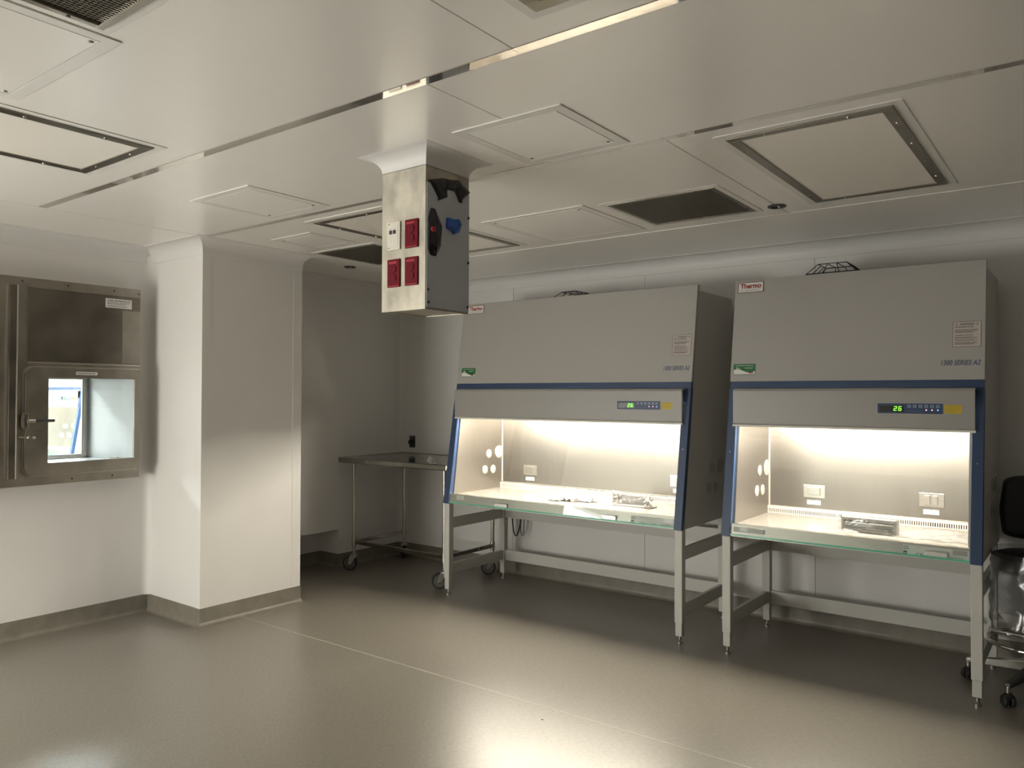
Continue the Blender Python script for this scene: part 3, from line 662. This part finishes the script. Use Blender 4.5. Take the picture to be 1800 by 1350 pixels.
g = crumple(WF, -.86, -.53, 4.50, 4.82, .022, 26, 20, 81, 7, .002).build('plastic_sheet', 'clear_film', base=(-.70, 4.66, .756))
tag(g, 'clear crumpled plastic sheet lying flat beside the wrapped rack', 'plastic sheet')

# cords under the wide cabinet
o = MB().tube([(-3.885, 5.14, .684), (-3.882, 5.142, .55), (-3.876, 5.145, .45), (-3.866, 5.147, .37), (-3.85, 5.148, .338), (-3.832, 5.147, .345), (-3.81, 5.145, .39), (-3.79, 5.142, .46), (-3.785, 5.14, .55), (-3.785, 5.14, .684)], .0055, 8).build('power_cord', 'rubber', smooth=True, base=(-3.85, 5.14, .338))
tag(o, 'black power cord looping below the wide cabinet beside its rear leg', 'cord', 'cords below the wide cabinet')
o = MB().tube([(-3.80, 5.15, .684), (-3.802, 5.152, .50), (-3.80, 5.155, .38), (-3.785, 5.156, .342), (-3.768, 5.155, .37), (-3.762, 5.15, .47), (-3.76, 5.15, .684)], .004, 8).build('power_cord', 'inkgrey', smooth=True, base=(-3.785, 5.15, .342))
tag(o, 'thin grey cord loop hanging right of the black cord below the wide cabinet', 'cord', 'cords below the wide cabinet')

# ------------------------------------------------------------------ steel cart in the recess
cart = thing('steel_cart', 'stainless steel work table on casters in the dark recess', 'cart', (-4.57, 4.8, 0))
x0, x1, y0, y1, zt = -5.20, -3.96, 4.42, 5.19, .96
B(x0, x1, y0, y1, zt-.006, zt).build('table_top', 'cart_steel', cart)
for a in ((x0, x1, y0-.004, y0+.018, zt-.042, zt+.004), (x0, x1, y1-.018, y1+.004, zt-.042, zt+.004), (x0-.004, x0+.018, y0, y1, zt-.042, zt+.004), (x1-.018, x1+.004, y0, y1, zt-.042, zt+.004)):
    B(*a).build('edge_rim', 'cart_steel', cart, bevel=.006)
LX, LY = (-5.085, -4.05), (4.50, 5.10)
for i, x in enumerate(LX):
    for j, y in enumerate(LY):
        lg = MB().cyl((x, y, .19), (x, y, zt-.01), .0165, 14).build('leg', 'tube_steel', cart, smooth=True)
        MB().cyl((x, y, .215), (x, y, .272), .021, 14).build('collar', 'tube_steel', lg, smooth=True)
        an = {(0, 0): 3.7, (1, 0): 3.9, (0, 1): 2.6, (1, 1): 3.9}[(i, j)]
        dx, dy = math.cos(an)*.035, math.sin(an)*.035; wx, wy = x+dx, y+dy; r = .062
        nx, ny = -math.sin(an), math.cos(an)
        ca = MB().cyl((x, y, .135), (x, y, .20), .012, 12).build('caster', 'zinc', cart, smooth=True)
        MB().lathe([(.03, 0), (.03, .012), (.018, .018)], (x, y, .122), Z_, 16).build('swivel_plate', 'zinc', ca, smooth=True)
        mb = MB()
        for s in (-1, 1):
            o_ = Vector((nx, ny, 0))*s*.021
            mb.prism([Vector((x-dx*.7, y-dy*.7, .126))+o_, Vector((x+dx*.9, y+dy*.9, .126))+o_, Vector((wx+dx*.4, wy+dy*.4, r-.01))+o_, Vector((wx-dx*.4, wy-dy*.4, r-.01))+o_], Vector((nx, ny, 0))*s*.003)
        mb.build('fork', 'zinc', ca, bevel=.001)
        MB().lathe([(r-.012, -.014), (r-.003, -.013), (r, -.008), (r, .008), (r-.003, .013), (r-.012, .014)], (wx, wy, r), (nx, ny, 0), 28).build('tyre', 'rubber', ca, smooth=True)
        MB().lathe([(r-.014, -.016), (.014, -.0165), (.012, -.02), (.012, .02), (.014, .0165), (r-.014, .016)], (wx, wy, r), (nx, ny, 0), 24).build('wheel_hub', 'tread', ca, smooth=True)
B(LX[0], LX[1], LY[0]-.010, LY[0]+.010, .226, .258).build('front_rail', 'cart_steel', cart, bevel=.003)
for x in LX: B(x-.010, x+.010, LY[0], LY[1], .226, .258).build('side_rail', 'cart_steel', cart, bevel=.003)
CF = Fr((-4.13, 4.435, .9605), X_, Y_)
o = crumple(CF, -.07, .07, -.025, .04, .06, 12, 8, 91, 20, .004).build('plastic_scrap', 'clear_film', base=(-4.13, 4.435, .961))
tag(o, 'scrap of clear crumpled plastic on the front edge of the cart', 'plastic scrap')
# socket on the back wall
t = thing('wall_socket', 'dark wall socket with black plug above the steel cart', 'socket', (-5.132, YB, 1.06))
WS = Fr((-5.132, YB, 1.06), X_, Z_)
WS.plate(MB(), -.037, .037, -.055, .055, 0, .005).build('plate', 'darkmetal', t, bevel=.002)
MB().lathe([(.027, 0), (.027, .02), (.022, .03), (0, .031)], WS.p(0, -.004, .005), WS.n, 20).build('plug', 'black', t, smooth=True)

# ------------------------------------------------------------------ utility column hanging from the ceiling
ux0, ux1, uy0, uy1, uz = -2.436, -2.181, 2.301, 2.572, 1.852
u = thing('utility_column', 'stainless steel utility column hanging from the ceiling with red socket plates', 'utility column', ((ux0+ux1)/2, (uy0+uy1)/2, H))
B(ux0, ux1, uy0, uy1, uz, H).build('housing', 'duct_steel', u, bevel=.002)
MB().ring([(ux0, uy0, uz-.003), (ux1, uy0, uz-.003), (ux1, uy1, uz-.003), (ux0, uy1, uz-.003)], [(ux0+.018, uy0+.018, uz-.003), (ux1-.018, uy0+.018, uz-.003), (ux1-.018, uy1-.018, uz-.003), (ux0+.018, uy1-.018, uz-.003)], (0, 0, .003)).build('bottom_flange', 'duct_steel', u)
cv = [(0, H-.068)]+[(.072*(1-math.cos(PI/2*i/8)), H-.066+.064*math.sin(PI/2*i/8)) for i in range(9)]+[(.078, H), (0, H)]
ring4 = [(ux0, uy0), (ux0, uy1), (ux1, uy1), (ux1, uy0)]
for k in range(4):
    sweep(ring4, cv, k, k+1, 1, True).build('ceiling_cove', 'pvc', u, smooth=True)
UF = Fr((ux1, uy0, 0), X_, Z_)                    # socket face, a runs from -0.255 to 0
US = Fr((ux1, uy0, 0), Y_, Z_)                    # cover face, a runs from 0 to 0.271
US.plate(MB(), .004, .268, 1.857, 2.368, 0, .004).build('cover_plate', 'duct_grey', u, bevel=.001, label='flat grey cover plate')
for a, b_ in ((.262, 2.265), (.261, 2.07), (.258, 1.878), (.013, 1.877), (.010, 1.929)):
    MB().lathe([(.006, 0), (.006, .003), (.003, .006)], US.p(a, b_, .004), US.n, 8).build('screw', 'ink', u)
def red_plate(a0, b0):
    p = MB().prism(UF.rrect(a0, a0+.074, b0, b0+.118, .003), UF.n*.006).build('socket_plate', 'red', u, bevel=.002, label='red double socket plate')
    UF.plate(MB(), a0+.010, a0+.056, b0+.098, b0+.108, .006, .0068).build('name_strip', 'red_light', p)
    UF.plate(MB(), a0+.004, a0+.070, b0+.003, b0+.007, .006, .0066).build('plate_edge', 'red_light', p)
    for q in (.024, .062):
        r_ = MB().prism(UF.rrect(a0+.021, a0+.053, b0+q, b0+q+.030, .011, .006), UF.n*.003).build('socket', 'red', p)
        mb = MB()
        for s in (.029, .043): UF.plate(mb, a0+s, a0+s+.003, b0+q+.013, b0+q+.023, .009, .0094)
        UF.disc(mb, a0+.037, b0+q+.008, .003, .009, .0094, 8); mb.build('socket_holes', 'red_dark', r_)
    UF.disc(MB(), a0+.037, b0+.0575, .003, .006, .0075, 8).build('screw', 'red_dark', p)
for a0, b0 in ((-.113, 2.106), (-.216, 1.950), (-.113, 1.950)): red_plate(a0, b0)
wp = MB().prism(UF.rrect(-.217, -.142, 2.107, 2.226, .003), UF.n*.006).build('data_plate', 'ivory', u, bevel=.002, label='ivory data plate with two black jacks')
UF.plate(MB(), -.205, -.154, 2.122, 2.211, .006, .007).build('insert', 'ivory', wp)
for q in (-.203, -.181):
    UF.plate(MB(), q, q+.016, 2.174, 2.190, .007, .0085).build('jack', 'ink', wp); UF.plate(MB(), q+.003, q+.011, 2.194, 2.196, .007, .0074).build('jack_label', 'inkgrey', wp)
    UF.plate(MB(), q+.006, q+.008, 2.140, 2.152, .007, .0073).build('jack_label', 'label_pale', wp)
for q in (2.116, 2.217): UF.disc(MB(), -.207, q, .003, .006, .0075, 8).build('screw', 'inkgrey', wp)
def patch(pts, th, m_, name, lab, bulge=.0):
    pts = [US.p(a, b_, .0045) for a, b_ in pts]; mb = MB(); n = len(pts); c = sum(pts, Vector())/n
    rnd = random.Random(5); top = [p+US.n*(th*(.5+rnd.random())) for p in pts]
    mid = [p+(c-p)*.35+US.n*(th+bulge*(.6+.8*rnd.random())) for p in pts]; V = pts+top+mid+[c+US.n*(th+bulge)]
    F = [tuple(range(n))[::-1]]+[(i, (i+1) % n, n+(i+1) % n, n+i) for i in range(n)]+[(n+i, n+(i+1) % n, 2*n+(i+1) % n, 2*n+i) for i in range(n)]+[(2*n+i, 2*n+(i+1) % n, 3*n) for i in range(n)]
    return mb.add(V, F).build(name, m_, u, label=lab)
# tape over the top of the cover: a strip with two hanging ends
patch([(.013, 2.378), (.09, 2.400), (.123, 2.404), (.120, 2.362), (.123, 2.328), (.066, 2.302), (.070, 2.314)], .003, 'blacktape', 'black_tape', 'torn black tape', .006)
patch([(.118, 2.402), (.197, 2.414), (.206, 2.406), (.171, 2.363), (.118, 2.360)], .003, 'blacktape', 'black_tape', 'torn black tape', .004)
patch([(.166, 2.385), (.204, 2.408), (.269, 2.377), (.218, 2.335), (.219, 2.323), (.202, 2.320), (.171, 2.363)], .003, 'blacktape', 'black_tape', 'torn black tape', .006)
t2 = patch([(.026, 2.264), (.046, 2.263), (.063, 2.239), (.088, 2.196), (.082, 2.117), (.052, 2.070), (.023, 2.072), (.011, 2.095), (.007, 2.150), (.009, 2.216)], .004, 'blacktape', 'black_tape', 'long torn black tape patch', .012)
MB().lathe([(.012, 0), (.012, .006), (.008, .009), (0, .009)], US.p(.024, 2.175, .018), US.n, 14).build('red_button', 'red_light', u)
patch([(.121, 2.241), (.140, 2.236), (.155, 2.242), (.170, 2.238), (.185, 2.248), (.203, 2.222), (.200, 2.194), (.164, 2.178), (.150, 2.190), (.117, 2.199)], .008, 'bluetape', 'blue_tape', 'crumpled bright blue tape', .018)
mb = MB(); mb.tube([(ux0, 2.42, 2.262), (ux0-.012, 2.415, 2.268), (ux0-.016, 2.41, 2.252), (ux0, 2.405, 2.244)], .004, 6); mb.tube([(ux0, 2.40, 2.236), (ux0-.014, 2.395, 2.236), (ux0-.010, 2.39, 2.224), (ux0, 2.39, 2.222)], .004, 6)
mb.build('cable_tie', 'black', u)

# ------------------------------------------------------------------ pass-through hatch in the left wall
XP = -5.16
pt = thing('pass_through', 'stainless steel pass-through chamber with lit window in the left wall', 'pass-through', (XL, 2.3, .94))
HF = Fr((XP, 0, 0), Y_, Z_)                       # a = world y, b = world z, normal +x
mb = MB()
for y0, y1, z0, z1 in ((1.0, 2.667, 1.655, 2.20), (1.0, 2.667, .94, 1.02), (1.0, 2.06, 1.02, 1.655), (2.645, 2.667, 1.02, 1.655)): mb.box(XL, XP, y0, y1, z0, z1)
hs = mb.build('housing', 'hatch_steel', pt)
HF.plate(MB(), 1.978, 2.662, 1.693, 2.142, 0, .003).build('upper_panel', 'hatch_dark', pt, bevel=.001)
HF.plate(MB(), 1.972, 2.664, 2.142, 2.150, 0, .006).build('panel_edge', 'hatch_steel', pt); HF.plate(MB(), 1.978, 2.664, 1.684, 1.692, 0, .005).build('panel_edge', 'hatch_bright', pt)
HF.plate(MB(), 1.972, 1.977, 1.69, 2.142, 0, .004).build('panel_edge', 'hatch_steel', pt)
HF.plate(MB(), 2.545, 2.661, 1.70, 2.05, .003, .0036).build('reflection_strip', 'hatch_steel', pt)  # lighter steel strip painted as a reflection on the dark panel
ch = HF.plate(MB(), 1.868, 1.908, .99, 2.146, 0, .030).build('edge_channel', 'hatch_dark', pt, bevel=.002)
HF.plate(MB(), 1.906, 1.913, .99, 2.146, 0, .032).build('channel_lip', 'hatch_bright', pt, bevel=.002); HF.plate(MB(), 1.858, 1.868, .99, 2.146, 0, .012).build('channel_lip', 'hatch_bright', pt)
for a, b_ in ((1.945, 2.175), (2.205, 2.175), (2.49, 2.173), (2.24, .965), (2.49, .965), (2.645, 1.92), (2.62, 1.707), (2.655, 2.17)):
    MB().lathe([(.006, 0), (.006, .001), (.003, .0025)], HF.p(a, b_, 0.), X_, 8).build('screw', 'ink', pt)
# door with rounded left corners and its window
def mixed(a0, a1, b0, b1, rl, rr, c, k=6):
    P = []
    for (ca, cb, r, t0) in ((a1-rr, b1-rr, rr, 0), (a0+rl, b1-rl, rl, PI/2), (a0+rl, b0+rl, rl, PI), (a1-rr, b0+rr, rr, 1.5*PI)):
        for i in range(k): t = t0+PI/2*i/(k-1); P.append(HF.p(ca+r*math.cos(t), cb+r*math.sin(t), c))
    return P
wy0, wy1, wz0, wz1 = 2.087, 2.617, 1.075, 1.595
dr = MB().ring(mixed(1.957, 2.655, 1.0, 1.66, .05, .006, .006), mixed(wy0, wy1, wz0, wz1, .004, .004, .006), X_*.024).build('door', 'hatch_steel', pt, bevel=.003)
MB().ring(mixed(1.950, 2.658, .995, 1.666, .055, .006, .0), mixed(wy0-.01, wy1+.01, wz0-.01, wz1+.01, .004, .004, .0), X_*.007).build('gasket', 'hatch_bright', dr)
HF.plate(MB(), wy0, wy1, wz0, wz1, .012, .018).build('window_pane', 'glass', dr)
HF.plate(MB(), 2.245, 2.375, 1.617, 1.636, .03, .031).build('name_strip', 'paper', dr); lines(HF, 2.252, 2.368, 1.622, 1.631, 1, .031, .7, 5, .1).build('strip_text', 'inkgrey', dr)
hd = MB().prism(HF.rrect(1.935, 1.975, 1.285, 1.383, .018, .0), X_*.040).build('latch', 'hatch_steel', dr, bevel=.004)
HF.plate(MB(), 1.944, 1.966, 1.30, 1.37, .040, .046).build('latch_face', 'hatch_dark', hd, bevel=.002)
MB().cyl(HF.p(1.968, 1.334, .045), HF.p(2.005, 1.334, .052), .013, 12).build('latch_collar', 'chrome', hd, smooth=True)
MB().tube([HF.p(2.0, 1.334, .052), HF.p(2.03, 1.334, .055), HF.p(2.11, 1.333, .055)], .0085, 10).build('lever', 'darkmetal', hd, smooth=True)
lk = MB().cyl(HF.p(1.925, 1.236, .012), HF.p(1.975, 1.233, .022), .010, 10).build('lock', 'hatch_steel', dr, smooth=True)
MB().lathe([(.013, 0), (.013, .02), (.008, .026)], HF.p(1.978, 1.233, .012), X_, 14).build('lock_knob', 'hatch_bright', lk, smooth=True); MB().lathe([(.010, 0), (.010, .02), (.004, .024)], HF.p(2.003, 1.231, .018), X_, 12).build('lock_knob', 'hatch_bright', lk, smooth=True)
lb = HF.plate(MB(), 2.434, 2.605, 2.062, 2.122, .003, .0045).build('maker_label', 'paper', pt, label='small white label with printed maker lines')
text('maker_name', HF, 'CLEAN AIR PRODUCTS', 2.442, 2.104, .011, .0048, 'ink', lb, width=.152, bold=.03)
for i, (b0, b1, n) in enumerate(((2.083, 2.100, 2), (2.066, 2.080, 2))): lines(HF, 2.442, 2.594, b0, b1, n, .0047, .45, 80+i, .2).build('label_text', 'inkgrey', lb)
# chamber
mb = MB()
for y0, y1, z0, z1, n_ in ((2.051, 2.06, 1.031, 1.639, 'chamber_side'), (2.64, 2.649, 1.031, 1.639, 'chamber_side'), (2.06, 2.64, 1.031, 1.04, 'chamber_floor'), (2.06, 2.64, 1.63, 1.639, 'chamber_roof')):
    B(-5.86, XP+.004, y0, y1, z0, z1).build(n_, 'chamber', pt)
FFr = Fr((-5.84, 0, 0), Y_, Z_)
def rect(a, b, c, d, n): return [FFr.p(a, c, n), FFr.p(b, c, n), FFr.p(b, d, n), FFr.p(a, d, n)]
fd = MB().ring(rect(1.95, 2.70, .98, 1.70, 0), rect(2.05, 2.60, 1.066, 1.60, 0), X_*-.02).build('far_door', 'hatch_bright', pt)
MB().ring(rect(2.04, 2.64, 1.04, 1.63, 0.012), rect(2.06, 2.605, 1.068, 1.60, 0.012), X_*-.012).build('far_door_frame', 'tube_steel', pt)
FFr.plate(MB(), 2.05, 2.60, 1.066, 1.60, -.012, -.007).build('far_pane', 'glass', pt)
B(-5.45, -5.36, 2.61, 2.63, 1.041, 1.065).build('door_stop', 'frame_steel', pt)

# ------------------------------------------------------------------ the bright room beyond
struct(B(-13.2, -13.0, YF-.2, YB+.2, 0, H), 'wall_far_room_end', 'wall')
struct(B(-13.0, XF, -.2, 0, 0, H), 'wall_far_room_side', 'wall')
for i, (x, y) in enumerate(((-7.3, 1.6), (-7.3, 3.6), (-9.6, 1.6), (-9.6, 3.4), (-11.8, 2.5))):   # none is in view
    t = thing('ceiling_lamp', 'lit ceiling lamp panel in the bright room beyond the pass-through', 'lamp', (x, y, H), 'lit lamp panels in the next room')
    B(x-.3, x+.3, y-.6, y+.6, H-.02, H-.0005).build('frame', 'white', t); B(x-.27, x+.27, y-.57, y+.57, H-.024, H-.0201).build('lamp_panel', 'panel_lamp', t)

# ------------------------------------------------------------------ stool at the right edge
sx, sy = -.247, 4.76
st = thing('lab_stool', 'black stool with backrest and chrome foot ring beside the right-hand cabinet', 'stool', (sx, sy, 0))
ang0 = math.atan2(4.46-sy, -.361-sx)
for k in range(5):
    a = ang0+k*2*PI/5; d = Vector((math.cos(a), math.sin(a), 0)); n = Vector((-d.y, d.x, 0)); c = Vector((sx, sy, 0))
    arm = MB(); P0, P1 = c+d*.03, c+d*.325
    V = [P0+n*.024+Z_*.105, P0-n*.024+Z_*.105, P0-n*.024+Z_*.165, P0+n*.024+Z_*.165, P1+n*.016+Z_*.092, P1-n*.016+Z_*.092, P1-n*.016+Z_*.115, P1+n*.016+Z_*.115]
    arm.add(V, [(0, 1, 2, 3), (4, 7, 6, 5), (0, 4, 5, 1), (1, 5, 6, 2), (2, 6, 7, 3), (3, 7, 4, 0)])
    ar = arm.build('base_arm', 'zinc' if k == 4 else 'darkmetal', st, bevel=.006)
    cst = MB().cyl(c+d*.315+Z_*.06, c+d*.315+Z_*.10, .011, 10).build('caster', 'zinc', st, smooth=True)
    for s in (-1, 1):
        t3 = Vector((math.cos(a+.9), math.sin(a+.9), 0))
        MB().lathe([(.012, -.009), (.024, -.010), (.029, -.006), (.029, .006), (.024, .010), (.012, .009)], c+d*.315+t3.cross(Z_)*s*.017+Z_*.029, t3.cross(Z_), 20).build('wheel', 'rubber', cst, smooth=True)
    MB().lathe([(.02, 0), (.026, .02), (.014, .034)], c+d*.315+Z_*.034, Z_, 14).build('hood', 'black', cst, smooth=True)
MB().lathe([(.035, .10), (.035, .17), (.026, .18), (.026, .38), (.016, .385), (.016, .60)], (sx, sy, 0), Z_, 18).build('gas_column', 'darkmetal', st, smooth=True)
rg = MB().tube([(sx+.232*math.cos(2*PI*k/40), sy+.232*math.sin(2*PI*k/40), .256) for k in range(40)], .0105, 10, True).build('foot_ring', 'chrome', st, smooth=True)
for k in range(3):
    a = ang0+.5+k*2*PI/3; MB().tube([(sx+.025*math.cos(a), sy+.025*math.sin(a), .27), (sx+.13*math.cos(a), sy+.13*math.sin(a), .265), (sx+.228*math.cos(a), sy+.228*math.sin(a), .257)], .009, 8).build('ring_spoke', 'chrome', rg, smooth=True)
MB().lathe([(.03, .595), (.06, .60), (.19, .612), (.208, .625), (.214, .655), (.205, .69), (.17, .702), (0, .706)], (sx, sy, 0), Z_, 32).build('seat', 'vinyl', st, smooth=True)
br = MB(); pts = []
for j in range(9):
    v = j/8
    for i in range(9):
        q = i/8*2-1; ww = .185*(1-.12*abs(v-.45)*2)
        pts.append(Vector((sx+ww*q*(1 if abs(q) < .99 else .98), sy+.19-.05*q*q+.03*v, .745+.335*v-(.02*q**4 if j == 8 else -.02*q**4 if j == 0 else 0))))
n = 9; F = [(j*n+i, j*n+i+1, (j+1)*n+i+1, (j+1)*n+i) for j in range(8) for i in range(8)]
bo = br.add(pts, F).build('backrest', 'vinyl', st, smooth=True)
md = bo.modifiers.new('thick', 'SOLIDIFY'); md.thickness = .06; md.offset = 0; md = bo.modifiers.new('bevel', 'BEVEL'); md.width = .022; md.segments = 3; md.limit_method = 'ANGLE'; md.angle_limit = math.radians(50)
MB().tube([(sx, sy+.10, .60), (sx, sy+.22, .61), (sx, sy+.245, .68), (sx, sy+.235, .90)], .016, 10).build('back_post', 'darkmetal', st, smooth=True)
# clear bag hanging round the seat
V = []; F = []; N, M = 48, 14
for j in range(M+1):
    v = j/M
    for i in range(N):
        a = 2*PI*i/N; q = Vector((math.cos(a)*2.6, math.sin(a)*2.6, v*3.2))
        r = .222+.02*math.sin(PI*v)+.045*noise.noise(q)*(.3+v)+.022*noise.noise(q*2.6)*(.4+v)
        V.append((max(sx+r*math.cos(a), -.449+.004*math.sin(q.z*9+a*5)), sy+r*math.sin(a), .715-.39*v+.03*noise.noise(Vector((math.cos(a)*2, math.sin(a)*2, 9.)))*v))
F = [(j*N+i, j*N+(i+1) % N, (j+1)*N+(i+1) % N, (j+1)*N+i) for j in range(M) for i in range(N)]
o = MB().add(V, F).build('plastic_bag', 'bag_film', smooth=True, base=(sx, sy, .32))
tag(o, 'clear crinkled plastic bag draped round the stool seat', 'plastic bag')
